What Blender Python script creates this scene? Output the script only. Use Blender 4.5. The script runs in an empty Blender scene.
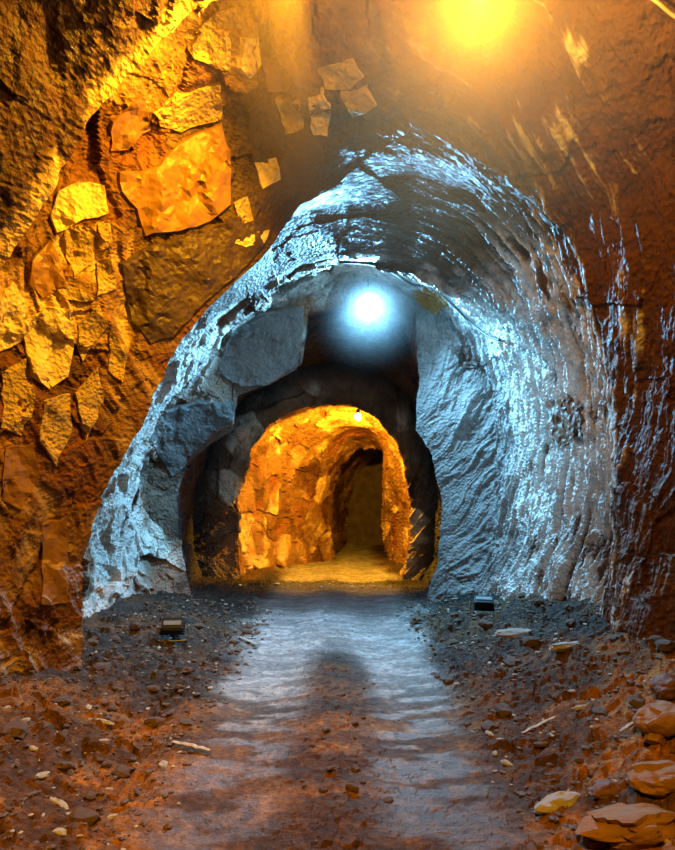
import bpy, bmesh, math, random
import numpy as np
from mathutils import Vector, Matrix
from mathutils.bvhtree import BVHTree
from mathutils.geometry import delaunay_2d_cdt

random.seed(7)
scene = bpy.context.scene
COL = scene.collection
EYE = 1.5            # camera height
F = 600.0            # focal length in px of the 675 x 850 frame
CX, HY = 337.5, 500.0

# ------------------------------------------------------------------ helpers
def at(px, py, d):
    """picture direction + distance down the tunnel -> world point"""
    return Vector(((px - CX) / F * d, d, EYE - (py - HY) / F * d))

def tag(o, label=None, cat=None, group=None, kind=None):
    if label: o['label'] = label
    if cat: o['category'] = cat
    if group: o['group'] = group
    if kind: o['kind'] = kind
    return o

def link(name, me, mat=None, parent=None, loc=None):
    o = bpy.data.objects.new(name, me)
    COL.objects.link(o)
    if mat is not None and me is not None:
        me.materials.clear(); me.materials.append(mat)
    if parent is not None: o.parent = parent
    if loc is not None: o.location = loc
    return o

def bm_mesh(bm, name, smooth=False):
    bmesh.ops.recalc_face_normals(bm, faces=bm.faces)
    me = bpy.data.meshes.new(name); bm.to_mesh(me); bm.free()
    if smooth:
        me.polygons.foreach_set('use_smooth', [True] * len(me.polygons))
    return me

def bm_obj(name, bm, mat, parent=None, loc=None, smooth=False):
    return link(name, bm_mesh(bm, name, smooth), mat, parent, loc)

def grid_mesh(name, P, colr=None, wet=None, smooth=False):
    n, m, _ = P.shape
    me = bpy.data.meshes.new(name)
    idx = np.arange(n * m).reshape(n, m)
    q = np.stack([idx[:-1, :-1], idx[1:, :-1], idx[1:, 1:], idx[:-1, 1:]], -1).reshape(-1, 4)
    nf = len(q)
    me.vertices.add(n * m); me.vertices.foreach_set('co', P.reshape(-1).astype(np.float32))
    me.loops.add(nf * 4); me.loops.foreach_set('vertex_index', q.reshape(-1).astype(np.int32))
    me.polygons.add(nf); me.polygons.foreach_set('loop_start', (np.arange(nf) * 4).astype(np.int32))
    me.update(calc_edges=True); me.validate()
    me.polygons.foreach_set('use_smooth', np.full(nf, smooth))
    if colr is not None:
        a = me.color_attributes.new('tint', 'FLOAT_COLOR', 'POINT')
        a.data.foreach_set('color', np.concatenate([colr.reshape(-1, 3), np.ones((n * m, 1))], 1).reshape(-1).astype(np.float32))
    if wet is not None:
        w = me.attributes.new('wet', 'FLOAT', 'POINT'); w.data.foreach_set('value', wet.reshape(-1).astype(np.float32))
    return me

# ------------------------------------------------------------------ numpy noise
def hash3(i, j, k, s=0):
    h = (i.astype(np.int64) * 374761393 + j.astype(np.int64) * 668265263 + k.astype(np.int64) * 2147483647 + s * 974634777) & 0xFFFFFFFF
    h = ((h ^ (h >> 13)) * 1274126177) & 0xFFFFFFFF
    h = ((h ^ (h >> 15)) * 2246822519) & 0xFFFFFFFF
    return ((h ^ (h >> 16)) & 0xFFFFFF) / float(0xFFFFFF)

def vnoise(p, s=0):
    f = np.floor(p); t = p - f; t = t * t * t * (t * (t * 6 - 15) + 10)
    i, j, k = f[..., 0], f[..., 1], f[..., 2]
    r = 0
    for a in (0, 1):
        wa = t[..., 0] if a else 1 - t[..., 0]
        for b in (0, 1):
            wb = t[..., 1] if b else 1 - t[..., 1]
            for c in (0, 1):
                wc = t[..., 2] if c else 1 - t[..., 2]
                r = r + wa * wb * wc * hash3(i + a, j + b, k + c, s)
    return r * 2 - 1

def fbm(p, oct=4, s=0, gain=.5):
    r = 0; a = 1; tot = 0
    for o in range(oct):
        r = r + a * vnoise(p * 2 ** o + 17.3 * o, s + o); tot += a; a *= gain
    return r / tot

def ridged(p, oct=4, s=0, gain=.55):
    r = 0; a = 1; tot = 0
    for o in range(oct):
        r = r + a * (1 - np.abs(vnoise(p * 2.03 ** o + 9.1 * o, s + o)) * 2); tot += a; a *= gain
    return r / tot

def facets(p, s=0, tilt=.6, step=.25):
    """broken-rock relief: every Voronoi cell is a tilted plane.  returns height, edge distance, cell random"""
    f = np.floor(p); best = np.full(p.shape[:-1], 1e9); sec = best.copy()
    hgt = np.zeros_like(best); rnd = np.zeros_like(best)
    for a in (-1, 0, 1):
        for b in (-1, 0, 1):
            for c in (-1, 0, 1):
                i, j, k = f[..., 0] + a, f[..., 1] + b, f[..., 2] + c
                dx = p[..., 0] - i - hash3(i, j, k, s + 1)
                dy = p[..., 1] - j - hash3(i, j, k, s + 2)
                dz = p[..., 2] - k - hash3(i, j, k, s + 3)
                d = dx * dx + dy * dy + dz * dz
                h = tilt * ((hash3(i, j, k, s + 4) - .5) * dx + (hash3(i, j, k, s + 5) - .5) * dy + (hash3(i, j, k, s + 6) - .5) * dz) * 2
                r = hash3(i, j, k, s + 7)
                h = h + (r - .5) * step * 2
                m = d < best
                sec = np.where(m, best, np.minimum(sec, d))
                hgt = np.where(m, h, hgt); rnd = np.where(m, r, rnd)
                best = np.where(m, d, best)
    return hgt, np.sqrt(sec) - np.sqrt(best), rnd

def sm(a, b, x):
    t = np.clip((x - a) / (b - a), 0, 1); return t * t * (3 - 2 * t)

# ------------------------------------------------------------------ materials
def nodes(name):
    m = bpy.data.materials.new(name); m.use_nodes = True
    nt = m.node_tree; nt.nodes.clear()
    out = nt.nodes.new('ShaderNodeOutputMaterial'); bs = nt.nodes.new('ShaderNodeBsdfPrincipled')
    nt.links.new(bs.outputs[0], out.inputs[0])
    return m, nt, bs

def N(nt, t, **kw):
    n = nt.nodes.new(t)
    for k, v in kw.items():
        if k in n.inputs: n.inputs[k].default_value = v
        else: setattr(n, k, v)
    return n

def mathn(nt, op, a, b=None, clamp=False):
    n = nt.nodes.new('ShaderNodeMath'); n.operation = op; n.use_clamp = clamp
    for i, v in enumerate((a, b)):
        if v is None: continue
        if hasattr(v, 'links') or hasattr(v, 'is_output'): nt.links.new(v, n.inputs[i])
        else: n.inputs[i].default_value = v
    return n.outputs[0]

def ramp(nt, src, stops):
    r = nt.nodes.new('ShaderNodeValToRGB'); nt.links.new(src, r.inputs[0])
    e = r.color_ramp.elements
    while len(e) < len(stops): e.new(.5)
    for el, (p, c) in zip(e, stops):
        el.position = p; el.color = (c, c, c, 1) if not isinstance(c, tuple) else (*c, 1)
    return r.outputs[0]

def rock_material(name, base=None, contrast=.5, bump=.5, rough=(.28, .7), spec=.5, fine=28, attr=True, scale=1):
    attr = base is None
    m, nt, bs = nodes(name)
    co = N(nt, 'ShaderNodeTexCoord').outputs['Object']
    mp = N(nt, 'ShaderNodeMapping'); nt.links.new(co, mp.inputs[0]); mp.inputs['Scale'].default_value = (scale,) * 3
    co = mp.outputs[0]
    def noise(s, d=6, r=.6):
        n = N(nt, 'ShaderNodeTexNoise', Scale=s, Detail=d, Roughness=r); nt.links.new(co, n.inputs['Vector']); return n.outputs[0]
    n1 = noise(3.2); n2 = noise(fine, 4, .7); n3 = noise(11, 5, .65)
    v = N(nt, 'ShaderNodeTexVoronoi', Scale=fine * .75); nt.links.new(co, v.inputs['Vector'])
    # colour
    if attr:
        base_s = N(nt, 'ShaderNodeAttribute', attribute_name='tint').outputs['Color']
    else:
        rgb = N(nt, 'ShaderNodeRGB'); rgb.outputs[0].default_value = (*base, 1); base_s = rgb.outputs[0]
    var = ramp(nt, mathn(nt, 'ADD', mathn(nt, 'MULTIPLY', n1, .45), mathn(nt, 'MULTIPLY', n3, .55)),
               [(.3, 1 - contrast), (.5, 1.), (.72, 1 + contrast * .6)])
    mx = N(nt, 'ShaderNodeMix', data_type='RGBA', blend_type='MULTIPLY'); mx.inputs[0].default_value = 1
    nt.links.new(base_s, mx.inputs[6]); nt.links.new(var, mx.inputs[7])
    nt.links.new(mx.outputs[2], bs.inputs['Base Color'])
    rr = ramp(nt, n3, [(.35, rough[0]), (.65, rough[1])]); nt.links.new(rr, bs.inputs['Roughness'])
    bs.inputs['Specular IOR Level'].default_value = spec
    h = mathn(nt, 'ADD', mathn(nt, 'MULTIPLY', n3, .7), mathn(nt, 'ADD', mathn(nt, 'MULTIPLY', n2, .25), mathn(nt, 'MULTIPLY', v.outputs['Distance'], .3)))
    b = N(nt, 'ShaderNodeBump', Strength=bump, Distance=.06); nt.links.new(h, b.inputs['Height'])
    nt.links.new(b.outputs[0], bs.inputs['Normal'])
    return m

def simple(name, col, rough=.5, metal=0., noise=0, emit=None, power=0):
    m, nt, bs = nodes(name)
    bs.inputs['Base Color'].default_value = (*col, 1); bs.inputs['Roughness'].default_value = rough
    bs.inputs['Metallic'].default_value = metal
    if noise:
        co = N(nt, 'ShaderNodeTexCoord').outputs['Object']
        n = N(nt, 'ShaderNodeTexNoise', Scale=noise, Detail=5.); nt.links.new(co, n.inputs['Vector'])
        r = ramp(nt, n.outputs[0], [(.3, tuple(c * .5 for c in col)), (.7, tuple(min(1, c * 1.3) for c in col))])
        nt.links.new(r, bs.inputs['Base Color'])
    if emit:
        bs.inputs['Emission Color'].default_value = (*emit, 1); bs.inputs['Emission Strength'].default_value = power
    return m

M_ROCK = rock_material('mine_rock', rough=(.36, .8), spec=.3, contrast=.65, bump=.9, fine=34)
M_FLOOR = None

# ------------------------------------------------------------------ the tunnel shell
# every ring: distance, centre (x, z), outline from the left foot over the crown to the right foot
def ring(d, c, pts, world=False):
    # a point may carry its own distance as a third number
    e = [p[2] if len(p) > 2 else d for p in pts]
    w = [(p[0], p[1]) if world else ((p[0] - CX) / F * q, EYE - (p[1] - HY) / F * q) for p, q in zip(pts, e)]
    w = [(w[0][0], -.9)] + w + [(w[-1][0], -.9)]
    e = [e[0]] + e + [e[-1]]
    ang = [math.atan2(p[1] - c[1], p[0] - c[0]) % math.tau for p in w]
    ang = [a if a < math.radians(270) else a - math.tau for a in ang]
    return d, c, w, (ang[::-1], [q - d for q in e][::-1])

RINGS = [
 (ring(-1.6, (0, 1.7), [(-2.5, 0), (-2.6, 1.6), (-2.3, 3.2), (-1.3, 4.3), (0, 4.6), (1.4, 4.3), (2.3, 3.2), (2.6, 1.6), (2.5, .3)], True), 0),
 (ring(2.3, (0, 1.7), [(-2.5, 0), (-2.6, 1.6), (-2.35, 3.0), (-1.6, 4.1), (0, 4.6), (1.4, 4.4), (2.2, 3.4), (2.5, 1.6), (2.3, .3)], True), 40),
 # overhanging fold in the upper left
 (ring(3.3, (0, 1.7), [(-2.45, 0), (-2.5, 1.4), (-2.35, 2.3), (-1.93, 2.66), (-1.6, 3.15), (-1.35, 3.6), (-.98, 3.95), (-.62, 4.4), (0, 4.62), (1.3, 4.45), (2.0, 3.6), (2.3, 2.0), (2.25, .4)], True), 40),
 (ring(3.65, (0, 1.7), [(-2.5, 0), (-2.55, 1.4), (-2.45, 2.4), (-2.25, 3.1), (-1.95, 3.7), (-1.5, 4.15), (-1.0, 4.45), (-.5, 4.6), (0, 4.6), (1.2, 4.4), (1.95, 3.6), (2.25, 2.0), (2.25, .4)], True), 34),
 (ring(4.5, (0, 1.7), [(-2.4, .1, 4.0), (-2.45, 1.4, 4.0), (-2.35, 2.3, 4.0), (-2.1, 3.1, 4.05), (-1.65, 3.8, 4.1), (-1.0, 4.2, 4.3), (-.4, 4.35), (.2, 4.35), (.9, 4.15), (1.7, 3.5), (2.1, 2.4), (2.15, 1.2), (2.1, .4)], True), 80),
 # ridge that hides the pale light on the left
 (ring(5.3, (0, 1.7), [(83, 665, 4.75), (84, 560, 4.75), (100, 510, 4.75), (130, 450, 4.75), (158, 392, 4.75), (182, 338, 4.8), (218, 298, 4.85), (262, 258, 5.0), (300, 205, 5.2), (350, 180), (410, 176), (470, 190), (530, 235), (580, 320), (612, 430), (618, 540), (600, 650)]), 80),
 (ring(5.75, (0, 1.7), [(50, 655, 5.4), (53, 540, 5.4), (73, 470, 5.4), (110, 410, 5.4), (148, 350, 5.4), (183, 302, 5.4), (225, 265, 5.5), (270, 225), (310, 212), (350, 205), (410, 205), (470, 222), (520, 262), (565, 340), (592, 440), (600, 540), (580, 645)]), 50),
 (ring(7.0, (-.1, 1.7), [(120, 640), (106, 545), (122, 470), (158, 400), (196, 352), (228, 318), (268, 288), (300, 274), (345, 268), (400, 271), (450, 291), (503, 323), (533, 372), (550, 450), (543, 540), (520, 630)]), 80),
 (ring(7.7, (-.15, 1.7), [(143, 628), (128, 542), (135, 475), (166, 408), (206, 360), (238, 326), (275, 294), (305, 280), (345, 264), (400, 266), (445, 284), (486, 325), (510, 378), (522, 445), (515, 540), (492, 620)]), 40),
 (ring(8.3, (-.25, 1.7), [(160, 618), (148, 540), (148, 480), (170, 432), (212, 390), (230, 345), (262, 316), (303, 300), (345, 290), (395, 288), (430, 300), (466, 340), (488, 385), (497, 440), (490, 540), (470, 612)]), 60),
 # lip of the dark drift
 (ring(8.6, (-.4, 1.7), [(192, 606), (180, 545), (177, 490), (188, 458), (214, 434), (234, 425), (238, 396), (270, 385), (301, 365), (309, 314), (335, 307), (390, 306), (417, 312), (419, 380), (416, 430), (432, 456), (440, 500), (438, 560), (426, 604)]), 40),
 (ring(9.4, (-.4, 1.7), [(190, 596), (178, 545), (176, 490), (190, 450), (215, 415), (250, 380), (290, 350), (330, 335), (390, 335), (425, 370), (445, 430), (452, 500), (446, 560), (430, 594)]), 30),
 (ring(10.9, (-.3, 1.6), [(205, 588), (195, 545), (195, 490), (212, 440), (245, 395), (290, 372), (335, 362), (380, 372), (410, 400), (432, 440), (438, 500), (434, 560), (420, 584)]), 40),
 # rim of the amber drift
 (ring(11.1, (-.15, 1.2), [(243, 586), (240, 540), (243, 485), (252, 450), (270, 424), (295, 410), (325, 406), (355, 408), (378, 420), (396, 440), (406, 465), (410, 510), (408, 560), (402, 580)]), 30),
 (ring(12.0, (-.15, 1.1), [(248, 578), (238, 540), (238, 485), (250, 445), (270, 420), (300, 408), (330, 402), (360, 405), (388, 420), (404, 442), (414, 470), (418, 510), (414, 555), (402, 574)]), 40),
 (ring(13.2, (.0, 1.0), [(285, 574), (275, 540), (276, 485), (285, 452), (300, 436), (318, 426), (340, 420), (362, 422), (388, 436), (402, 458), (412, 480), (415, 515), (412, 550), (402, 568)]), 40),
 (ring(15.5, (.55, .7), [(338, 568), (332, 530), (331, 500), (336, 476), (346, 458), (358, 448), (372, 446), (384, 452), (388, 470), (382, 495), (380, 525), (384, 545), (388, 562)]), 40),
 (ring(16.0, (.8, .7), [(335, 566), (330, 530), (330, 500), (334, 470), (346, 450), (362, 442), (382, 444), (400, 455), (410, 475), (412, 505), (412, 530), (410, 545), (402, 560)]), 14),
 (ring(20, (1.9, .7), [(350, 558), (346, 530), (350, 500), (360, 470), (378, 456), (400, 452), (425, 460), (440, 480), (446, 505), (446, 530), (440, 545), (430, 556)]), 14),
]

NT = 720
TH = np.radians(np.linspace(233, -53, NT))      # left foot -> crown -> right foot

def cast(c, poly, th):
    """distance from centre to the closed outline in direction th"""
    P = np.array(poly + [poly[0]]); A = P[:-1]; B = P[1:]
    D = np.stack([np.cos(th), np.sin(th)], -1)
    out = np.full(len(th), 1e9)
    for a, b in zip(A, B):
        e = b - a; w = a - np.array(c)
        den = D[:, 0] * e[1] - D[:, 1] * e[0]
        den = np.where(np.abs(den) < 1e-9, 1e-9, den)
        t = (w[0] * e[1] - w[1] * e[0]) / den
        u = (w[0] * D[:, 1] - w[1] * D[:, 0]) / den
        ok = (t > 0) & (u >= -1e-6) & (u <= 1 + 1e-6)
        out = np.where(ok & (t < out), t, out)
    return out

radii = [cast(r[1], r[2], TH) for r, _ in RINGS]
dys = [np.interp(TH, r[3][0], r[3][1]) for r, _ in RINGS]
rows = []; ringrow = []
for i, (r, n) in enumerate(RINGS):
    if i == 0:
        rows.append((r[0], r[1], radii[0], dys[0])); ringrow.append(0); continue
    r0 = RINGS[i - 1][0]
    for k in range(1, n + 1):
        t = k / n
        rows.append((r0[0] + (r[0] - r0[0]) * t, (r0[1][0] + (r[1][0] - r0[1][0]) * t, r0[1][1] + (r[1][1] - r0[1][1]) * t),
                     radii[i - 1] * (1 - t) + radii[i] * t, dys[i - 1] * (1 - t) + dys[i] * t))
    ringrow.append(len(rows) - 1)
G = np.zeros((len(rows), NT, 3))
for k, (d, c, rr, dy) in enumerate(rows):
    G[k, :, 0] = c[0] + rr * np.cos(TH); G[k, :, 1] = d + dy; G[k, :, 2] = c[1] + rr * np.sin(TH)
du = np.gradient(G, axis=0); dv = np.gradient(G, axis=1)
# soften normals so displacement does not tear at the folds
def blur(a, ax, n):
    for _ in range(n):
        b = np.roll(a, 1, ax); c = np.roll(a, -1, ax)
        sl = [slice(None)] * a.ndim
        sl[ax] = 0; b[tuple(sl)] = a[tuple(sl)]; sl[ax] = -1; c[tuple(sl)] = a[tuple(sl)]
        a = (a + b + c) / 3
    return a
NRM = np.cross(du, dv); NRM /= np.linalg.norm(NRM, axis=-1, keepdims=True) + 1e-9
NRM = blur(blur(NRM, 0, 5), 1, 5); NRM /= np.linalg.norm(NRM, axis=-1, keepdims=True) + 1e-9
# make them point into the tunnel
cen = np.stack([np.array([r[1][0] for r in rows]), np.array([r[0] for r in rows]), np.array([r[1][1] for r in rows])], -1)
sgn = np.sign(np.sum(NRM[len(rows) // 4, NT // 2] * (cen[len(rows) // 4] - G[len(rows) // 4, NT // 2])))
NRM *= sgn
Y = G[..., 1]; TD = np.degrees(TH)[None, :] + 0 * Y
S = np.radians(TD) * 2.3                                      # length round the ring
right = sm(95, 60, TD); left = sm(85, 120, TD)
near = sm(5.8, 5.0, Y); far = sm(8.4, 9.2, Y)
warp = np.stack([fbm(G * 1.1, 3, 40), fbm(G * 1.1, 3, 50), fbm(G * 1.1, 3, 60)], -1)
GW = G + warp * .25
def stretch(P, axis_s, axis_y, a, b):
    """coordinates squeezed across a lay direction in the (ring length, depth) sheet"""
    u = axis_s * S + axis_y * Y; v = -axis_y * S + axis_s * Y
    return np.stack([u * a + warp[..., 0] * .5, v * b + warp[..., 1] * 1.2, warp[..., 2] * 1.0], -1)
# lay of the streaks: right wall leans, left wall follows the ridge
st_r = ridged(stretch(G, .93, -.36, .9, 7.5), 4, 3)
st_l = ridged(stretch(G, .88, .47, .8, 5.5), 4, 5)
h1, e1, c1 = facets(GW * np.array([1.5, 1.3, 1.5]), 11, .35, .12)
h2, e2, c2 = facets(GW * np.array([4.2, 3.2, 3.6]), 21, .4, .14)
h3, e3, c3 = facets((G + warp * .1) * 9., 31, .5, .16)
facet = h1 * .30 + h2 * .12 + h3 * .035
plate = .5 + .5 * fbm(GW * .8, 2, 44)
disp = fbm(G * .9, 3, 1) * .08 + facet * (1 - .72 * right) * (1 - .45 * left * near) + fbm(G * 14, 3, 9) * .010 - .03
fine_r = ridged(stretch(G, .95, -.31, 1.3, 21), 4, 8)
fine_l = ridged(stretch(G, .88, .47, 2.2, 17), 3, 18)
disp += right * ((st_r - .2) * .10 + fine_r * .035) * (.3 + .7 * sm(4.3, 5.4, Y)) + left * near * ((st_l - .2) * .07 + fine_l * .012)
rimk = sm(.0, .5, np.abs(Y - 8.6)) * .65 + .35
rimk *= 1 - .6 * left * sm(.35, .0, np.abs(Y - 4.8))
disp = disp * rimk * (1 - .35 * far) * (1 - .55 * sm(3.5, 3.3, Y) * left) * (1 - .9 * sm(4.5, 5.0, Y) * sm(7.1, 6.7, Y) * sm(56, 70, TD) * sm(132, 120, TD))
P = G + NRM * disp[..., None]

# rock colour: grey-brown, iron stained, with pale mineral bands
dark = np.array([.070, .034, .018]); mid = np.array([.20, .135, .095]); pale = np.array([.62, .57, .50]); rust = np.array([.22, .085, .03])
tone = fbm(GW * 1.3, 4, 70); t2 = fbm(GW * 3.1, 4, 75)
k_pale = sm(.50, .85, c1 * .8 + tone * .5 + t2 * .35)
lw = sm(80, 100, TD) * sm(5.1, 4.7, Y)
k_pale = np.maximum(k_pale, lw * .35 * sm(.48, .56, c1 + t2 * .25 + tone * .15) * sm(.03, .10, e1 + t2 * .04))
k_dark = sm(.25, -.1, c1 * .6 + tone * .5 + t2 * .3)
tint = mid + (pale - mid) * k_pale[..., None]
tint = tint + (dark - tint) * k_dark[..., None]
tint = tint + (dark - tint) * (sm(.06, .0, e1 + t2 * .05) * (.6 + .3 * lw))[..., None]
tint = tint + (rust - tint) * (sm(.1, .5, fbm(GW * 2.2, 4, 80)) * .7)[..., None]
# right wall: pale mineral crust in leaning streaks over brown rock, with the cold light's fade painted in towards the near end
crust = sm(-.15, .35, st_r * .6 + (fine_r - .1) * 1.1 + t2 * 1.0 + (S - .5) * .10 + np.minimum(Y - 5.0, 1.8) * .45 - .28 - .40 * sm(4.9, 4.2, Y)) * right * sm(9., 8., Y)
tint = tint + (np.array([.66, .63, .60]) - tint) * (crust * .85)[..., None]
dim_rock = right * (1 - crust) * sm(9., 8., Y)
tint = tint + (np.array([.10, .042, .018]) - tint) * (dim_rock * .92)[..., None]  # near right wall painted darker to dim it under the lamps
# left wall: brown strands following the ridge
strand = left * near * np.clip(sm(3.3, 3.9, Y) * .7 + sm(3.9, 4.4, Y), 0, 1) * sm(.1, .5, st_l * .8 + fine_l * .35 + t2 * .3)
tint = tint + (np.array([.15, .07, .03]) - tint) * (strand * .8)[..., None]
lit_strip = left * sm(5.0, 5.3, Y) * sm(8.2, 7.9, Y) * sm(-.25, .2, t2 + st_l * .3 + .1)  # left strip painted paler to strengthen the cold light on it
tint = tint + (np.array([.55, .52, .48]) - tint) * (lit_strip * .8)[..., None]
# shade painted as darker rock in the inner drift and the upper left fold
painted_shade = np.clip(sm(8.45, 8.8, Y) * sm(11.05, 10.9, Y) + sm(3.45, 3.25, Y) * sm(96, 108, TD) * sm(180, 170, TD), 0, 1)
tint = tint * (1 - painted_shade[..., None]) + np.where((Y < 5)[..., None], np.array([.052, .024, .010]), np.array([.022, .018, .018])) * painted_shade[..., None] * (1 + .5 * tone[..., None])
vein = sm(3.18, 3.26, Y) * sm(3.62, 3.42, Y) * sm(104, 112, TD) * sm(170, 160, TD) * sm(-.3, .1, t2)
tint = tint + (np.array([.72, .66, .52]) - tint) * (vein * .85)[..., None]
lip_shade = sm(7.5, 8.2, Y + t2 * .5) * sm(80, 60, TD) * sm(9.2, 8.8, Y)
tint = tint + (np.array([.15, .14, .135]) - tint) * (lip_shade * .8)[..., None]  # right lip painted dark, as rock beyond the cold lamp's reach
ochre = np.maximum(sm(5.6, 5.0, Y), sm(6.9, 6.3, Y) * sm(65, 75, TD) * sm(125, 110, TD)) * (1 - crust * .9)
tint = tint * (1 + (np.array([1.05, .80, .42]) - 1) * ochre[..., None])  # blue taken out of the rock colour to deepen the amber light
crown_shade = sm(4.0, 4.5, Y + t2 * .3) * sm(7.2, 6.7, Y + t2 * .8) * sm(44, 62, TD + t2 * 14) * sm(136, 124, TD + t2 * 10)
tint = tint + (np.array([.062, .036, .022]) - tint) * (crown_shade * .92)[..., None]  # crown painted dark where the cold light should miss it
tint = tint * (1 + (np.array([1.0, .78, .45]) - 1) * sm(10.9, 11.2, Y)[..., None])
tint = np.clip(tint, .010, .8)

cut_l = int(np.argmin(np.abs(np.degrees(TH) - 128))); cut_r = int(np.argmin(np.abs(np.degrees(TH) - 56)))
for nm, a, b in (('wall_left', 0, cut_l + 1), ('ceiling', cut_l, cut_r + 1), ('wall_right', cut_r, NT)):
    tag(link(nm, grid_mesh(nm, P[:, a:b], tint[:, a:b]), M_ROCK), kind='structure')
end_bm = bmesh.new()
vs = [end_bm.verts.new(P[-1, j]) for j in range(0, NT, 8)]
end_bm.faces.new(vs)
tag(bm_obj('wall_back', end_bm, simple('far_rock', (.08, .06, .05), .9, noise=4)), kind='structure')

# ------------------------------------------------------------------ the floor
def floor_z(X, Yv, fine=True):
    X = np.asarray(X, float); Yv = np.asarray(Yv, float)
    cx = np.interp(Yv, [0, 8, 11, 16, 20], [0, -.1, -.15, .3, 1.6])
    half = np.interp(Yv, [0, 8, 11, 16], [1.0, 1.25, 1.2, 1.0])
    x = X - cx
    z = .02 * np.exp(-(x / .22) ** 2) - .03 * np.exp(-((np.abs(x) - .5) / .28) ** 2)
    lb = np.clip(-x - half * .95, 0, 3); rb = np.clip(x - half * .8, 0, 3)
    k = sm(11, 8, Yv)
    z = z + lb ** 1.3 * .20 * (.3 + .7 * k) + rb ** 1.15 * np.interp(Yv, [2, 3, 5, 9, 12], [.42, .42, .36, .15, .08])
    z = z + .07 * np.exp(-((Yv - 10.3) / .6) ** 2) * sm(1.8, .4, np.abs(x + .1))   # muck heap on the sill of the drift
    if fine:
        p = np.stack([X, Yv, 0 * X], -1)
        bank = np.clip(sm(.75, 1.25, np.abs(x)) + .5 * np.exp(-((Yv - 10.3) / .7) ** 2), 0, 1)
        mound = np.exp(-(x / .25) ** 2) * sm(6.5, 5, Yv)
        f1, _, _ = facets(p * 6, 91, 1.0, .10); f2, _, _ = facets(p * 15, 92, 1.0, .14)
        z = z + bank * (fbm(p * 1.6, 3, 93) * .10 + f1 * .035 + f2 * .015 + np.abs(fbm(p * 9, 3, 190)) * .05) + (f1 * .010 * (Yv < 6) + f2 * .010) * (.4 + mound)
        z = z + fbm(p * np.array([5, 11, 1]), 4, 94) * .010 * np.interp(Yv, [3, 5.5], [1, .12])
    return z

rowsY = [-1.5]
while rowsY[-1] < 20: rowsY.append(rowsY[-1] + max(.02, .0035 * abs(rowsY[-1]) ** 1.5 * .5 + .006))
rowsY = np.array(rowsY); NX = 560
FXm, FYm = np.meshgrid(np.linspace(-1, 1, NX), rowsY)
FXm = FXm * 3.1 + np.interp(FYm, [0, 11, 16, 20], [0, 0, .4, 1.6])
FZ = floor_z(FXm, FYm)
FP = np.stack([FXm, FYm, FZ], -1)
xx = FXm
pf = np.stack([FXm, FYm, 0 * FXm], -1)
road = sm(1.25, .85, np.abs(xx + .02 + fbm(pf * 1.5, 3, 95) * .25))
strip = np.exp(-((xx - .03 + fbm(pf * 2, 2, 98) * .1) / .24) ** 4) * sm(5.9, 5.2, FYm)
film = sm(-.12, .12, fbm(pf * np.array([3, 9, 1]), 4, 96))
track = np.clip(np.exp(-((np.abs(xx + .05 + fbm(pf * 1.3, 2, 196) * .12) - .55) / .34) ** 4) + .75 * sm(5.6, 6.4, FYm), 0, 1)
near_dry = sm(2.6, 3.4, FYm + fbm(pf * 1.5, 3, 97) * .8)
wet = track * np.clip(road * (1 - strip * .85) * (.25 + .75 * near_dry) * (.6 - .5 * sm(5.5, 4., FYm) + (.4 + .5 * sm(5.5, 4., FYm)) * film) + road * film * .3 * (1 - near_dry), 0, 1)
dirt = np.array([.085, .042, .017]); slur = np.array([.34, .33, .315]); gravel = np.array([.036, .027, .022])
mixg = sm(-.3, .4, fbm(pf * 3, 4, 99))
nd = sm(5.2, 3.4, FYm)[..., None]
dirt = dirt * (1 - nd) + np.array([.24, .095, .012]) * nd; gravel = gravel * (1 - nd) + np.array([.085, .034, .006]) * nd; slur = slur * (1 - nd) + np.array([.15, .08, .024]) * nd  # near floor tinted orange to stand in for more warm light
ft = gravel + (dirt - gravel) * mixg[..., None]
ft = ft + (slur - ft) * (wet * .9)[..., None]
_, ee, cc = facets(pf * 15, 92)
muck = sm(7.0, 8.5, FYm + .5 * fbm(pf * 2, 3, 197)) * sm(11.3, 10.9, FYm)  # muck on the sill, plus painted dimness of the floor ahead of it
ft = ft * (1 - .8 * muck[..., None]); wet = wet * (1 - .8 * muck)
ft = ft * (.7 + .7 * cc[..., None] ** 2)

M_FLOOR, nt, bs = nodes('mine_floor')
co = N(nt, 'ShaderNodeTexCoord').outputs['Object']
def fnoise(s, d=5., r=.6, sc=(1, 1, 1)):
    mp = N(nt, 'ShaderNodeMapping'); nt.links.new(co, mp.inputs[0]); mp.inputs['Scale'].default_value = sc
    n = N(nt, 'ShaderNodeTexNoise', Scale=s, Detail=d, Roughness=r); nt.links.new(mp.outputs[0], n.inputs['Vector']); return n.outputs[0]
tn = N(nt, 'ShaderNodeAttribute', attribute_name='tint').outputs['Color']
wt = N(nt, 'ShaderNodeAttribute', attribute_name='wet').outputs['Fac']
fa = fnoise(26.); fb = fnoise(9., sc=(1, 2.6, 1)); fc = fnoise(70., 3.)
mx = N(nt, 'ShaderNodeMix', data_type='RGBA', blend_type='MULTIPLY'); mx.inputs[0].default_value = 1
nt.links.new(tn, mx.inputs[6]); nt.links.new(ramp(nt, fa, [(.3, .5), (.55, 1.), (.75, 1.7)]), mx.inputs[7])
nt.links.new(mx.outputs[2], bs.inputs['Base Color'])
nt.links.new(mathn(nt, 'ADD', .25, mathn(nt, 'MULTIPLY', wt, .7)), bs.inputs['Specular IOR Level'])
rw = mathn(nt, 'SUBTRACT', .78, mathn(nt, 'MULTIPLY', wt, mathn(nt, 'MULTIPLY', ramp(nt, fb, [(.35, .4), (.6, 1.)]), .52)))
nt.links.new(rw, bs.inputs['Roughness'])
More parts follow.
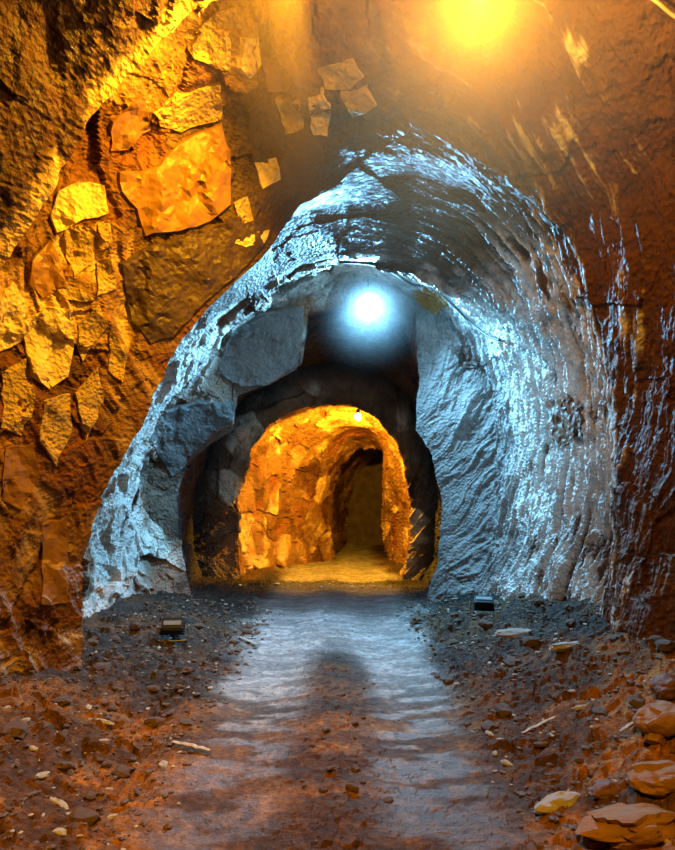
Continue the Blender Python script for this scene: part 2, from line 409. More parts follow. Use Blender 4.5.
hh = mathn(nt, 'ADD', mathn(nt, 'MULTIPLY', fa, .6), mathn(nt, 'ADD', mathn(nt, 'MULTIPLY', fb, .2), mathn(nt, 'MULTIPLY', fc, .25)))
bp = N(nt, 'ShaderNodeBump', Strength=1., Distance=.035); nt.links.new(hh, bp.inputs['Height']); nt.links.new(bp.outputs[0], bs.inputs['Normal'])
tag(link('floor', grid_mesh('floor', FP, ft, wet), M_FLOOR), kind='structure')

# ------------------------------------------------------------------ lights
WARM = (1, .45, .016); COLD = (.21, .62, 1)
def point(name, loc, col, power, r=.05, parent=None):
    l = bpy.data.lights.new(name, 'POINT'); l.color = col; l.energy = power; l.shadow_soft_size = r
    return link(name, l, None, parent, loc)
def spot(name, loc, aim, col, power, ang=150, blend=.4, r=.06, parent=None):
    l = bpy.data.lights.new(name, 'SPOT'); l.color = col; l.energy = power; l.spot_size = math.radians(ang); l.spot_blend = blend; l.shadow_soft_size = r
    o = link(name, l, None, parent, loc)
    o.rotation_euler = (Vector(aim) - Vector(loc)).to_track_quat('-Z', 'Y').to_euler()
    return o
lamp_p = at(368, 312, 8.15)
spot('cold_lamp_light', lamp_p + Vector((0, -.12, .08)), lamp_p + Vector((.3, -4, -4.4)), COLD, 2000, 172, .5, .07)
near_p = at(480, -14, 2.9)
point('near_lamp_light', near_p + Vector((0, 0, -.08)), WARM, 125, .05)
spot('near_floor_fill', (-.2, -.2, 3.8), (0, 2.5, 0), WARM, 800, 66, .9, .05)  # unseen fill light added to warm the near floor
spot('left_wall_fill', (-.2, 3.2, 4.38), (-2.3, 4.4, 2.0), WARM, 780, 112, .7, .05)  # added fill without a fixture, brightens the left wall
amb = at(358, 417, 11.45)
spot('far_lamp_light', amb + Vector((0, .12, -.12)), amb + Vector((0, 1.0, -1.0)), WARM, 1500, 165, .2, .05)

# ------------------------------------------------------------------ rock slabs standing proud of the walls
shell_v = [Vector(p) for p in P[::2, ::2].reshape(-1, 3)]
r2, m2 = P[::2, ::2].shape[:2]
shell_f = [(i * m2 + j, (i + 1) * m2 + j, (i + 1) * m2 + j + 1, i * m2 + j + 1) for i in range(r2 - 1) for j in range(m2 - 1)]
SHELL = BVHTree.FromPolygons(shell_v, shell_f)
eye = Vector((0, 0, EYE))
def wall_hit(px, py):
    d = (at(px, py, 1.0) - eye).normalized()
    h = SHELL.ray_cast(eye, d)
    return h[0]

def dense(poly, step):
    out = []
    for a, b in zip(poly, poly[1:] + poly[:1]):
        n = max(1, int(round((b - a).length / step)))
        out += [a.lerp(b, k / n) for k in range(n)]
    return out

def slab(name, outline, mat, lift=.05, thick=.22, rough=.02, seed=0, step=.07, hug=.35):
    hits = [wall_hit(*p) for p in outline]
    c = sum(hits, Vector()) / len(hits)
    A = np.array([list(h - c) for h in hits]); n = Vector(np.linalg.svd(A)[2][2])
    if n.dot(eye - c) < 0: n = -n
    view = (eye - c).normalized()
    if n.dot(view) < .35: n = (n + view * .6).normalized()          # keep the face open towards the drift
    mxy = Vector((sum(p[0] for p in outline) / len(outline), sum(p[1] for p in outline) / len(outline)))
    samp = hits + [wall_hit(*(mxy.lerp(Vector(p), .55))) for p in outline] + [wall_hit(*mxy)]
    hs = sorted((h - c).dot(n) for h in samp)
    o = c + n * (hs[int(len(hs) * .5)] + lift * .5)
    pts = []
    for p, h in zip(outline, hits):
        d = (at(p[0], p[1], 1.0) - eye).normalized()
        pts.append(eye + d * ((o - eye).dot(n) / d.dot(n)))
    rnd = random.Random(seed)
    pts = dense(pts, step)
    pts = [p + Vector((rnd.uniform(-1, 1), rnd.uniform(-1, 1), rnd.uniform(-1, 1))) * step * .16 for p in pts]
    c = sum(pts, Vector()) / len(pts)
    e1 = (pts[len(pts) // 3] - c); e1 = (e1 - n * e1.dot(n)).normalized(); e2 = n.cross(e1)
    flat2 = [Vector(((p - c).dot(e1), (p - c).dot(e2))) for p in pts]
    m = len(pts)
    inset = [q * .965 for q in flat2]
    x0, x1 = min(q.x for q in flat2), max(q.x for q in flat2); y0, y1 = min(q.y for q in flat2), max(q.y for q in flat2)
    def inside(q, poly):
        r = False
        for a_, b_ in zip(poly, poly[1:] + poly[:1]):
            if (a_.y > q.y) != (b_.y > q.y) and q.x < (b_.x - a_.x) * (q.y - a_.y) / (b_.y - a_.y) + a_.x: r = not r
        return r
    core = [q * .93 for q in flat2]; inner = []
    g = step * .45
    y = y0
    while y < y1:
        x = x0
        while x < x1:
            q = Vector((x + rnd.uniform(-.3, .3) * g, y + rnd.uniform(-.3, .3) * g))
            if inside(q, core): inner.append(q)
            x += g
        y += g
    cd = delaunay_2d_cdt(inset + inner, [(i, (i + 1) % m) for i in range(m)], [], 1, 1e-6)
    bm = bmesh.new()
    def to3(q, z):
        p = c + e1 * q.x + e2 * q.y; d = (p - eye).normalized(); t = (p - eye).length
        h = SHELL.ray_cast(eye, d)[0]; th = (h - eye).length if h is not None else t
        th = t + max(-.35, min(.35, th - t))
        return eye + d * min(th * (1 - hug) + t * hug, th - lift * .3) + n * z
    tv = [bm.verts.new(to3(q, 0)) for q in cd[0]]
    for f in cd[2]:
        bm.faces.new([tv[k] for k in f])
    bnd = [tv[next(k for k, o_ in enumerate(cd[3]) if i in o_)] for i in range(m)]
    L1 = [bm.verts.new(to3(q, -.03)) for q in flat2]; L2 = [bm.verts.new(to3(q * 1.02, -thick)) for q in flat2]
    for A_, B_ in ((bnd, L1), (L1, L2)):
        for i in range(m): bm.faces.new((A_[i], A_[(i + 1) % m], B_[(i + 1) % m], B_[i]))
    bm.faces.new(L2)
    V = np.array([list(v.co) for v in bm.verts])
    f2, _, _ = facets(V * 5, seed + 300, .5, .2)
    q = fbm(V * 7, 3, seed) * rough + f2 * rough * 1.1
    for v, a in zip(bm.verts, q): v.co += n * float(a)
    bmesh.ops.translate(bm, verts=bm.verts, vec=-c)
    ob = bm_obj(name, bm, mat, loc=c)
    return ob

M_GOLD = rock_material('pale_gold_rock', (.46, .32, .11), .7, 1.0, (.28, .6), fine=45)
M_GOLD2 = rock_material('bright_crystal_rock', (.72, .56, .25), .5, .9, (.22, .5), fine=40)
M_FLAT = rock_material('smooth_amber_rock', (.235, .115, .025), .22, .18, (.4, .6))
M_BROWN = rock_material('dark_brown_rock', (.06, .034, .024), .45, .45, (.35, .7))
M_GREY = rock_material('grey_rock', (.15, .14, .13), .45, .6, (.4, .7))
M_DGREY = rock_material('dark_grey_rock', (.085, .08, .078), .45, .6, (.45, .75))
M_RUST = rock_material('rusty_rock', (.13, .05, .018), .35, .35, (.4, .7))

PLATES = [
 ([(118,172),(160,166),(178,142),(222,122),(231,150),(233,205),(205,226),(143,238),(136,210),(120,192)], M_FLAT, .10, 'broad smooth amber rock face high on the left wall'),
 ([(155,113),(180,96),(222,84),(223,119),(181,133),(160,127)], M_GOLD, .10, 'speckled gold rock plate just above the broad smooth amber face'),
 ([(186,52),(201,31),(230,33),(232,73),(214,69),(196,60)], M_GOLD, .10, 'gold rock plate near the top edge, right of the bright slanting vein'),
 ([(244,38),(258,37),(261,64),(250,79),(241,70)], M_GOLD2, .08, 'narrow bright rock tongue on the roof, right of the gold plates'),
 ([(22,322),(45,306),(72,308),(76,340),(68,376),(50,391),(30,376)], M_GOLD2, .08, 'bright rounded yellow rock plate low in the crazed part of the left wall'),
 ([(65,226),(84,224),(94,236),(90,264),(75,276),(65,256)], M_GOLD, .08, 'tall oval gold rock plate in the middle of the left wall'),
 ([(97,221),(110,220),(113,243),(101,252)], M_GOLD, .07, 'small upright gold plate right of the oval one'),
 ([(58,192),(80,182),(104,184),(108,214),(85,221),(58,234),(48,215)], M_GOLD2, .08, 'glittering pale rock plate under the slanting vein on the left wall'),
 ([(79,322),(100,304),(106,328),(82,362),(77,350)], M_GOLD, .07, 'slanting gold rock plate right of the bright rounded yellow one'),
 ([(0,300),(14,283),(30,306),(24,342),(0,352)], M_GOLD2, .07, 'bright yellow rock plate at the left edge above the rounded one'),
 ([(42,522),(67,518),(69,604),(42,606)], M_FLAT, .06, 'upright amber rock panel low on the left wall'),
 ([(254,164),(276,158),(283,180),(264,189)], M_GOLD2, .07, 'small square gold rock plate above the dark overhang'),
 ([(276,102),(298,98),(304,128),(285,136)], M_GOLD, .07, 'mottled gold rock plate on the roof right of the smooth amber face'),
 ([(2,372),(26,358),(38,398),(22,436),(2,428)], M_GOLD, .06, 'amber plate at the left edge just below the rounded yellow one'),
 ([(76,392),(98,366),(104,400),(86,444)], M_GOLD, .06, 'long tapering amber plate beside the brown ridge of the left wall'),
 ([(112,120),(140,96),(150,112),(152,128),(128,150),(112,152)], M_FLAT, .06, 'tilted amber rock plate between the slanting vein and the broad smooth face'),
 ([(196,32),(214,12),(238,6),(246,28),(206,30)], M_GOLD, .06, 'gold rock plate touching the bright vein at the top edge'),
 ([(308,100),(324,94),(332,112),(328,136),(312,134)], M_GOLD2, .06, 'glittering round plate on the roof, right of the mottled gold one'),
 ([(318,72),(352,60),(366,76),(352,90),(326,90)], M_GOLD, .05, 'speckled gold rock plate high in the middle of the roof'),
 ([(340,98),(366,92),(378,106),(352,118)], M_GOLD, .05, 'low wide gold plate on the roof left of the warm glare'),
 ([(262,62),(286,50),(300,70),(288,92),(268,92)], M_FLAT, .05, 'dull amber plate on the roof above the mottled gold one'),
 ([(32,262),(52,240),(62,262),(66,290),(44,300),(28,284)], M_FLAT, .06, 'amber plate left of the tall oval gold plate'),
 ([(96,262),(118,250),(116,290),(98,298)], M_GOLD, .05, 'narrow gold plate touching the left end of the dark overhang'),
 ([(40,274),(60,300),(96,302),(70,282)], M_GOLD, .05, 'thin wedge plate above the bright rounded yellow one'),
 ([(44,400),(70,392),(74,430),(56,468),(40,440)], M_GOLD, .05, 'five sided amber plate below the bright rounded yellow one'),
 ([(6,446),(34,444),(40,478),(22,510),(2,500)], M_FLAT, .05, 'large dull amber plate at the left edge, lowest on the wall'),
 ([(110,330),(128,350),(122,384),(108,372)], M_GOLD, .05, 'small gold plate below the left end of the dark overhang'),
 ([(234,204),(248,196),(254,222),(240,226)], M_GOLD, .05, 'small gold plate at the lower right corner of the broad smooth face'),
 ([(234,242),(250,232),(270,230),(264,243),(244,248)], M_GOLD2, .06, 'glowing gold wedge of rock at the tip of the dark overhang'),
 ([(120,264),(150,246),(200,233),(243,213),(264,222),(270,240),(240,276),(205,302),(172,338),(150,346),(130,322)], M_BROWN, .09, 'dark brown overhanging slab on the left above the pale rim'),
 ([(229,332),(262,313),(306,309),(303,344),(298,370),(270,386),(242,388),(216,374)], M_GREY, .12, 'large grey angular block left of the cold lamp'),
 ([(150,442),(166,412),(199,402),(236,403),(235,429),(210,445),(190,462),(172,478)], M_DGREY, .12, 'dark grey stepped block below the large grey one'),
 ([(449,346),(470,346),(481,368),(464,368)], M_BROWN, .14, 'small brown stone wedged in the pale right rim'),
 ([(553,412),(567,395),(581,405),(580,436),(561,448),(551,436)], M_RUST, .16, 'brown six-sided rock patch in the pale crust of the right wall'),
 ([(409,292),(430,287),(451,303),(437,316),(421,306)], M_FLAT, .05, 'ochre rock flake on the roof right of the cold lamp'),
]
random.seed(11)
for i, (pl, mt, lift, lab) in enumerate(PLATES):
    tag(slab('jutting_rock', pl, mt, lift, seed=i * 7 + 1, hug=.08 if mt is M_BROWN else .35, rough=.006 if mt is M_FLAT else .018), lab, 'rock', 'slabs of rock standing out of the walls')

# ------------------------------------------------------------------ loose stones
M_STONE = rock_material('loose_stone', (.10, .052, .022), .4, .5, (.4, .8), scale=3)
M_STONE_P = rock_material('pale_stone', (.42, .38, .33), .3, .5, (.3, .6), scale=3)
M_STONE_O = rock_material('ochre_stone', (.25, .12, .018), .3, .4, (.35, .7), scale=2)
def stone_mesh(seed, sx=1., sy=1., sz=.6, sub=2, bite=.35):
    bm = bmesh.new(); bmesh.ops.create_icosphere(bm, subdivisions=sub, radius=1)
    V = np.array([list(v.co) for v in bm.verts])
    f, _, _ = facets(V * 1.1 + seed * 13.7, 400 + seed, .9, .3)
    q = 1 + f * bite + fbm(V * 2.5 + seed, 2, seed) * .10
    for v, a in zip(bm.verts, q):
        v.co *= float(a); v.co.x *= sx; v.co.y *= sy; v.co.z *= sz
    return bm_mesh(bm, 'stone')
def place(me, name, x, y, s, mat, sink=.25, rz=None, tilt=0, dz=0):
    if mat is not None and (len(me.materials) == 0): me.materials.append(mat)
    o = bpy.data.objects.new(name, me); COL.objects.link(o)
    z = float(floor_z(x, y))
    o.location = (x, y, z + s * sink + dz); o.scale = (s, s, s)
    o.rotation_euler = (tilt, tilt * .5, random.uniform(0, 6.28) if rz is None else rz)
    return o
stones = [stone_mesh(k, 1, random.uniform(.6, 1), random.uniform(.35, .7)) for k in range(8)]
pales = [stone_mesh(20 + k, 1, random.uniform(.35, .6), random.uniform(.25, .4)) for k in range(4)]
for me in stones: me.materials.append(M_STONE)
for me in pales: me.materials.append(M_STONE_P)
TAKEN = []
def free(x, y, s):
    for a, b, r in TAKEN:
        if (a - x) ** 2 + (b - y) ** 2 < ((r + s) * 1.25) ** 2: return False
    TAKEN.append((x, y, s)); return True
def scatter(n, xs, ys, sizes, group, label, meshes, mat):
    k = 0
    while k < n:
        y = ys[0] + (ys[1] - ys[0]) * random.random() ** 1.4
        x = random.uniform(*xs)
        if abs(x) * F / y > 345: continue
        s = random.choice(sizes) * random.uniform(.7, 1.3)
        if not free(x, y, s): continue
        tag(place(random.choice(meshes), 'stone', x, y, s, mat, .2, tilt=random.uniform(-.3, .3)), label, 'stone', group); k += 1
def ground(px, py):
    """where the picture direction meets the floor"""
    lo, hi = 1.5, 20.
    for k in range(400):
        d = 1.5 + k * .03
        p = at(px, py, d)
        if p.z <= float(floor_z(p.x, p.y, False)): return p
    return p
BIG = [(634, 828, .17, (1.4, .6, .42), .15, M_STONE_O, 'long yellowish flat stone in the lower right corner'),
       (662, 780, .13, (1.2, .8, .5), .2, M_STONE_O, 'ochre boulder at the right edge above the long yellowish stone'),
       (664, 738, .14, (1.1, .8, .6), .5, M_STONE_O, 'ochre block at the right edge, second boulder from the top'),
       (668, 706, .11, (1.0, .8, .6), .9, M_RUST, 'rusty stone topmost of the boulders at the right edge'),
       (606, 790, .07, (1.2, .8, .5), .3, M_RUST, 'reddish stone between the boulders and the flat wet track'),
       (596, 846, .05, (1.2, .8, .5), .1, M_RUST, 'small red stone at the lower edge under the yellowish one'),
       (560, 806, .085, (1.5, .6, .5), .5, M_STONE_P, 'jagged bluish white stone lying by the right wheel track'),
       (103, 738, .035, (1.3, .6, .5), .3, M_STONE_P, 'small white chip alone on the brown left bank'),
       (100, 719, .06, (1.8, .35, .25), -.3, M_STONE_P, 'pale flat sliver of stone on the upper left bank'),
       (57, 797, .05, (1.8, .45, .35), -.6, M_STONE_P, 'cream elongated stone low on the left bank'),
       (69, 812, .04, (1.2, .8, .5), .3, M_STONE_P, 'small white stone just below the cream elongated one'),
       (566, 661, .09, (1.8, .5, .35), .5, M_STONE_P, 'pale blue oblong stone at the foot of the right wall'),
       (520, 633, .14, (2.0, .5, .3), .15, M_STONE_P, 'long pale blue ledge stone under the streaked right wall'),
       (584, 709, .045, (1.5, .6, .4), .3, M_STONE_P, 'small white stone on the right bank under the wall')]
for i, (px, py, s, sc, rz, mt, lab) in enumerate(BIG):
    g = ground(px, py); free(g.x, g.y, s * sc[0])
    me = stone_mesh(60 + i, *sc, sub=4 if s > .1 else 3, bite=.3); me.materials.append(mt)
    tag(place(me, 'boulder' if s > .1 else 'stone', g.x, g.y, s, mt, .15, rz), lab, 'rock' if s > .1 else 'stone')

scatter(80, (-2.3, -.95), (2.6, 7.5), (.02, .03, .045, .07), 'loose stones on the left bank', 'brown loose stone in the rubble along the left wall', stones, M_STONE)
scatter(88, (.9, 2.4), (2.6, 7.5), (.02, .03, .045, .07), 'loose stones on the right bank', 'brown loose stone in the rubble along the right wall', stones, M_STONE)
scatter(22, (-.25, .3), (3.0, 6.0), (.015, .022, .03), 'stones on the middle hump', 'small brown stone on the hump between the wheel tracks', stones, M_STONE)
scatter(28, (-2.2, -.95), (2.6, 7.0), (.02, .03, .04), 'pale chips on the left bank', 'pale flat stone chip on the rubble along the left wall', pales, M_STONE_P)
scatter(32, (.85, 2.2), (2.8, 7.5), (.02, .03, .04), 'pale chips on the right bank', 'pale flat stone chip on the rubble along the right wall', pales, M_STONE_P)
scatter(36, (-1.7, 1.3), (9.9, 11.2), (.02, .03, .05), 'stones on the sill of the amber drift', 'small glinting stone in the muck heap before the amber drift', pales, M_STONE_P)

# fine gravel nobody could count
def gravel_mesh(n, seed, spread, s0, s1):
    rng = np.random.default_rng(seed); bm = bmesh.new(); bmesh.ops.create_icosphere(bm, subdivisions=1, radius=1)
    V0 = np.array([list(v.co) for v in bm.verts]); F0 = np.array([[v.index for v in f.verts] for f in bm.faces]); bm.free()
    x, y = spread(rng, n)
    z = floor_z(x, y); sz = (s0 + (s1 - s0) * rng.random(n) ** 3) * np.interp(y, [2.5, 6, 10], [.8, 1.1, 1.6])
    a = rng.random(n) * math.tau
    V = V0[None] * (1 + (rng.random((n, len(V0), 1)) - .5) * .5) * (sz[:, None] * np.stack([1 + 0 * sz, .55 + .4 * rng.random(n), .3 + .4 * rng.random(n)], -1))[:, None, :]
    X = V[..., 0] * np.cos(a)[:, None] - V[..., 1] * np.sin(a)[:, None]; Yy = V[..., 0] * np.sin(a)[:, None] + V[..., 1] * np.cos(a)[:, None]
    V = np.stack([X + x[:, None], Yy + y[:, None], V[..., 2] + z[:, None] + sz[:, None] * .15], -1).reshape(-1, 3)
    Fc = (F0[None] + (np.arange(n) * len(V0))[:, None, None]).reshape(-1, 3)
    me = bpy.data.meshes.new('gravel'); me.from_pydata(V.tolist(), [], Fc.tolist()); me.update(); return me
def banks(rng, n):
    y = 2.4 + 6.2 * rng.random(n) ** 1.2; x = (.85 + 1.5 * rng.random(n)) * np.where(rng.random(n) < .5, -1, 1)
    return x + rng.normal(0, .06, n), y
def lane(rng, n):
    y = 2.5 + 8.3 * rng.random(n) ** 1.5
    return rng.uniform(-1.1, 1.1, n) * np.where(rng.random(n) < .45, .28, 1) * np.where(y > 9, 1.2, 1), y
tag(link('gravel', gravel_mesh(5200, 1, banks, .006, .032), M_STONE), 'brown gravel covering the banks along both walls', 'gravel', kind='stuff')
tag(link('gravel', gravel_mesh(700, 2, banks, .005, .022), M_STONE_P), 'pale chippings sprinkled over the banks', 'gravel', kind='stuff')
tag(link('gravel', gravel_mesh(900, 3, lane, .003, .012), M_STONE), 'fine grit on the wet tracks', 'gravel', kind='stuff')

# thin splinters of timber
M_WOOD = simple('weathered_wood', (.42, .36, .30), .7, noise=30)
def stick(a, b, w, lab):
    p, q = ground(*a), ground(*b); v = q - p; L = v.length
    bm = bmesh.new(); rnd = random.Random(int(a[0]))
    n = 9; rings_ = []
    for k in range(n + 1):
        t = k / n; r = w * (.35 + .65 * math.sin(math.pi * min(.97, max(.06, t))) ** .4)
        off = Vector((rnd.uniform(-1, 1) * w * .3, 0, rnd.uniform(-1, 1) * w * .2))
        rings_.append([bm.verts.new(Vector((math.cos(u) * r, t * L, math.sin(u) * r * .45)) + off) for u in [j * math.tau / 6 + .3 for j in range(6)]])
    for A, B in zip(rings_, rings_[1:]):
        for j in range(6): bm.faces.new((A[j], A[(j + 1) % 6], B[(j + 1) % 6], B[j]))
    bm.faces.new(rings_[0]); bm.faces.new(rings_[-1])
    o = bm_obj('wood_splinter', bm, M_WOOD, loc=p + Vector((0, 0, .035)))
    o.rotation_euler = v.to_track_quat('Y', 'Z').to_euler()
    return tag(o, lab, 'stick')
stick((172, 747), (210, 756), .018, 'flat pale wooden splinter at the left edge of the wet tracks')
stick((522, 739), (555, 722), .012, 'thin pale splinter leaning up the right bank')
stick((620, 738), (637, 726), .010, 'short thin splinter high on the right bank')
stick((240, 640), (258, 648), .02, 'short grey splinter right of the left floor lamp')

# ------------------------------------------------------------------ lamps, brackets and cables
M_BLACK = simple('black_metal', (.02, .02, .022), .45, .6)
M_RUBBER = simple('black_rubber', (.018, .016, .015), .6)
M_STEEL = simple('galvanised_steel', (.35, .36, .38), .4, .9)
M_COLD = simple('cold_lens', (.8, .95, 1), .2, emit=(.55, .88, 1), power=22)
M_WARMB = simple('warm_bulb', (1, .8, .5), .2, emit=(1, .72, .34), power=34)
M_GLASS = simple('frosted_glass', (.22, .25, .27), .1)

def lathe(prof, n=24):
    """profile of (radius, y) turned round the Y axis"""
    bm = bmesh.new(); L = []
    for r, y in prof: L.append([bm.verts.new((r * math.cos(k * math.tau / n), y, r * math.sin(k * math.tau / n))) for k in range(n)])
    for A, B in zip(L, L[1:]):
        for k in range(n): bm.faces.new((A[k], A[(k + 1) % n], B[(k + 1) % n], B[k]))
    bm.faces.new(L[0]); bm.faces.new(L[-1]); return bm
def box(sx, sy, sz, c=(0, 0, 0), bev=.006):
    bm = bmesh.new(); bmesh.ops.create_cube(bm, size=1)
    for v in bm.verts: v.co = Vector((v.co.x * sx + c[0], v.co.y * sy + c[1], v.co.z * sz + c[2]))
    if bev: bmesh.ops.bevel(bm, geom=bm.edges[:], offset=bev, segments=2, affect='EDGES')
    return bm
def tube(name, pts, r, mat, parent=None, loc=None, n=8):
    bm = bmesh.new(); L = []; up = Vector((0, 0, 1))
    P_ = []
    for i in range(len(pts) - 1):                                  # Catmull-Rom
        p0, p1, p2, p3 = pts[max(i - 1, 0)], pts[i], pts[i + 1], pts[min(i + 2, len(pts) - 1)]
        for k in range(6):
            t = k / 6
            P_.append(.5 * ((2 * p1) + (p2 - p0) * t + (2 * p0 - 5 * p1 + 4 * p2 - p3) * t * t + (3 * p1 - p0 - 3 * p2 + p3) * t ** 3))
    P_.append(pts[-1])
    for i, p in enumerate(P_):
        d = (P_[min(i + 1, len(P_) - 1)] - P_[max(i - 1, 0)]).normalized()
        a = d.cross(up if abs(d.z) < .9 else Vector((1, 0, 0))).normalized(); b = a.cross(d)
        L.append([bm.verts.new(p + (a * math.cos(k * math.tau / n) + b * math.sin(k * math.tau / n)) * r) for k in range(n)])
    for A, B in zip(L, L[1:]):
        for k in range(n): bm.faces.new((A[k], A[(k + 1) % n], B[(k + 1) % n], B[k]))
    bm.faces.new(L[0]); bm.faces.new(L[-1])
    return bm_obj(name, bm, mat, parent, loc, True)
def empty(name, loc, rot=(0, 0, 0)):
    o = bpy.data.objects.new(name, None); COL.objects.link(o); o.location = loc; o.rotation_euler = rot; o.empty_display_size = .1; return o

roof_p = wall_hit(366, 268) if wall_hit(366, 268).y < 8.3 else at(366, 285, 8.1)
top_z = SHELL.ray_cast(lamp_p + Vector((0, 0, .0)), Vector((0, 0, 1)))[0]
top_z = top_z.z if top_z is not None else lamp_p.z + .3
cl = tag(empty('hanging_floodlight', lamp_p), 'round cold white lamp hanging from the roof above the dark drift', 'lamp')
bm_obj('lamp_housing', lathe([(.02, .14), (.07, .13), (.10, .08), (.125, 0), (.135, -.06), (.125, -.06), (.118, -.01), (.02, 0)]), M_BLACK, cl, smooth=False)
tag(bm_obj('lens', lathe([(.118, -.012), (.116, -.03), (.09, -.05), (.04, -.062), (.005, -.066)]), M_COLD, cl, smooth=True), 'glowing bluish white lens')
tube('bracket', [Vector((-.14, .03, 0)), Vector((-.15, .03, .12)), Vector((0, .03, .18)), Vector((.15, .03, .12)), Vector((.14, .03, 0))], .009, M_STEEL, cl)
tube('hanger_wire', [Vector((0, .03, .18)), Vector((.005, .02, .5 * (.18 + top_z - lamp_p.z))), Vector((0, 0, top_z - lamp_p.z + .05))], .008, M_BLACK, cl)

fl = tag(empty('hanging_bulb_lamp', amb), 'small warm bulb lamp burning under the roof of the amber drift', 'lamp')
bm_obj('socket', lathe([(.012, .0), (.03, .0), (.035, -.09), (.02, -.10)]), M_BLACK, fl, loc=(0, 0, .05)).rotation_euler = (-math.pi / 2, 0, 0)
bm_obj('bulb', lathe([(.005, -.075), (.04, -.065), (.065, -.02), (.06, .02), (.03, .06), (.01, .07)]), M_WARMB, fl, smooth=True).rotation_euler = (-math.pi / 2, 0, 0)
tz = SHELL.ray_cast(amb, Vector((0, 0, 1)))[0]
tube('hanger_wire', [Vector((0, 0, .12)), Vector((.005, 0, .16)), Vector((0, 0, (tz.z - amb.z if tz else .2) + .05))], .006, M_BLACK, fl)

def floor_lamp(g, rz, lab, tilt=.5):
    z = float(floor_z(g.x, g.y))
    r = tag(empty('work_floodlight', (g.x, g.y, z + .02), (0, 0, rz)), lab, 'lamp')
    h = bm_obj('lamp_housing', box(.21, .10, .14, bev=.012), M_BLACK, r, loc=(0, 0, .15)); h.rotation_euler = (-tilt, 0, 0)
    tag(bm_obj('lens', box(.17, .012, .05, (0, -.054, 0), .003), M_GLASS, h), 'pale glass lens')
    for k in range(5): bm_obj('cooling_fin', box(.22, .03, .006, (0, .06, -.06 + k * .03), 0), M_BLACK, h)
    tube('stand', [Vector((-.15, 0, .15)), Vector((-.15, 0, .03)), Vector((-.12, 0, .0)), Vector((.12, 0, .0)), Vector((.15, 0, .03)), Vector((.15, 0, .15))], .009, M_STEEL, r)
    return r
floor_lamp(ground(173, 644), .1, 'black box floodlight on the ground at the foot of the left wall', .7)
floor_lamp(ground(484, 618), -.25, 'small floodlight with a shining glass at the foot of the right wall', 1.0)
nl = tag(empty('hanging_bulb_lamp', near_p), 'large warm bulb lamp glaring at the top edge of the picture', 'lamp')
bm_obj('socket', lathe([(.012, .0), (.04, .0), (.045, -.09), (.02, -.10)]), M_BLACK, nl, loc=(0, 0, .13)).rotation_euler = (-math.pi / 2, 0, 0)
bm_obj('bulb', lathe([(.005, -.075), (.04, -.065), (.055, -.02), (.05, .02), (.03, .04), (.01, .045)]), M_WARMB, nl, loc=(0, 0, .10), smooth=True).rotation_euler = (-math.pi / 2, 0, 0)
tz = SHELL.ray_cast(near_p, Vector((0, 0, 1)))[0]
tube('hanger_wire', [Vector((0, 0, .22)), Vector((.005, 0, .3)), Vector((0, 0, (tz.z - near_p.z if tz else .5) + .05))], .008, M_BLACK, nl)

# cable looped along the roof on the right of the cold lamp
if True:
    pass
pts = []
for px, py in ((340, 262), (370, 264), (392, 272), (412, 284), (432, 288), (450, 302), (470, 322), (488, 336), (500, 340)):
    h = wall_hit(px, py); d = (eye - h).normalized(); pts.append(h + d * .12)
for k in range(1, len(pts)):                                   # keep it taut
    if abs(pts[k].y - pts[k - 1].y) > .5:
        d = (at(*((340, 262), (370, 264), (392, 272), (412, 284), (432, 288), (450, 302), (470, 322), (488, 336), (500, 340))[k], 1.0) - eye)
        yy = pts[k - 1].y + .4 * (1 if pts[k].y > pts[k - 1].y else -1)
        if yy < pts[k].y: pts[k] = eye + d * yy
cb = tag(tube('cable', pts, .016, M_RUBBER), 'black cable sagging along the roof right of the cold lamp', 'cable')
pts = [wall_hit(px, py) + (eye - wall_hit(px, py)).normalized() * .08 for px, py in ((646, -6), (660, 4), (672, 14), (690, 26))]
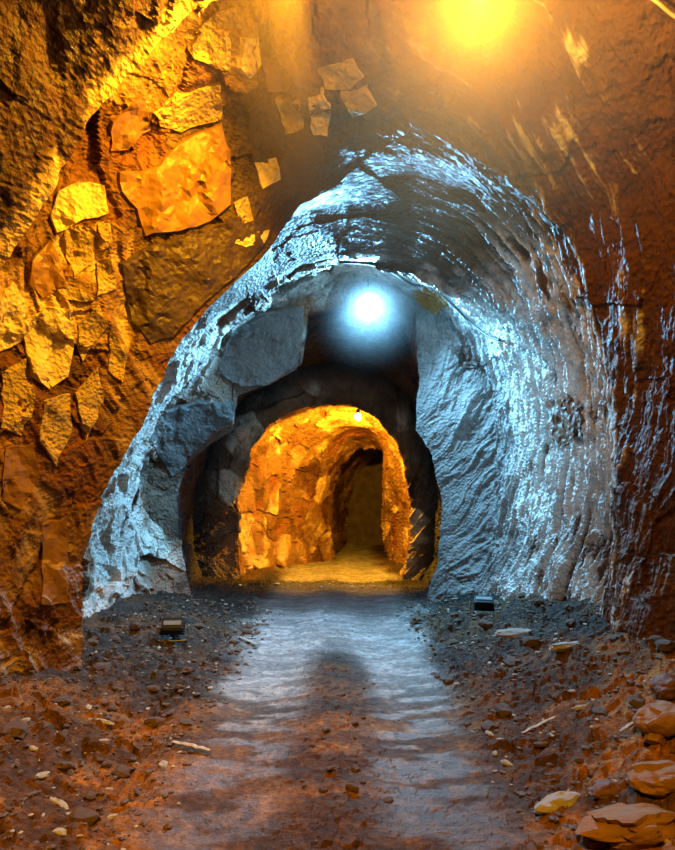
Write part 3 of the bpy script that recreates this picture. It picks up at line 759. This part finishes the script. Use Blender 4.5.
tag(tube('cable', pts, .010, simple('pale_cable', (.7, .66, .55), .4)), 'pale cable in the top right corner', 'cable')

# ------------------------------------------------------------------ world, camera, view
w = bpy.data.worlds.new('World'); scene.world = w; w.use_nodes = True
wn = w.node_tree; wn.nodes['Background'].inputs[0].default_value = (0, 0, 0, 1)
def haze(name, loc, r, dens, lab, aniso=.3, dust=(1, 1, 1)):
    """dusty air that thickens round a lamp"""
    m = bpy.data.materials.new(name); m.use_nodes = True; t = m.node_tree; t.nodes.clear()
    o_ = t.nodes.new('ShaderNodeOutputMaterial'); v = t.nodes.new('ShaderNodeVolumeScatter'); v.inputs['Anisotropy'].default_value = aniso; v.inputs['Color'].default_value = (*dust, 1)
    c_ = t.nodes.new('ShaderNodeTexCoord'); ln = t.nodes.new('ShaderNodeVectorMath'); ln.operation = 'LENGTH'
    t.links.new(c_.outputs['Object'], ln.inputs[0])
    k = mathn(t, 'SUBTRACT', 1.0, mathn(t, 'DIVIDE', ln.outputs['Value'], r), True)
    t.links.new(mathn(t, 'MULTIPLY', mathn(t, 'POWER', k, 2.0), dens), v.inputs['Density'])
    t.links.new(v.outputs[0], o_.inputs['Volume'])
    bm = bmesh.new(); bmesh.ops.create_icosphere(bm, subdivisions=3, radius=r)
    return tag(bm_obj(name, bm, m, loc=loc), lab, 'haze', kind='stuff')
haze('dusty_haze', near_p, 1.7, .30, 'golden dusty haze round the warm light at the top edge', .3, (1, .8, .42))
haze('dusty_haze', lamp_p, .9, .13, 'bluish haze round the cold lamp above the dark drift')
cam = bpy.data.cameras.new('camera'); cam.sensor_fit = 'VERTICAL'; cam.sensor_height = 24.0; cam.lens = 24.0 * F / 850
cam.shift_y = (HY - 425) / 850.0; cam.clip_start = .02
co_ = link('camera', cam, None, None, (0, 0, EYE)); co_.rotation_euler = (math.pi / 2, 0, 0)
scene.camera = co_
scene.view_settings.view_transform = 'Standard'; scene.view_settings.look = 'None'
scene.view_settings.exposure = 0; scene.view_settings.gamma = 1; scene.view_settings.use_curve_mapping = False
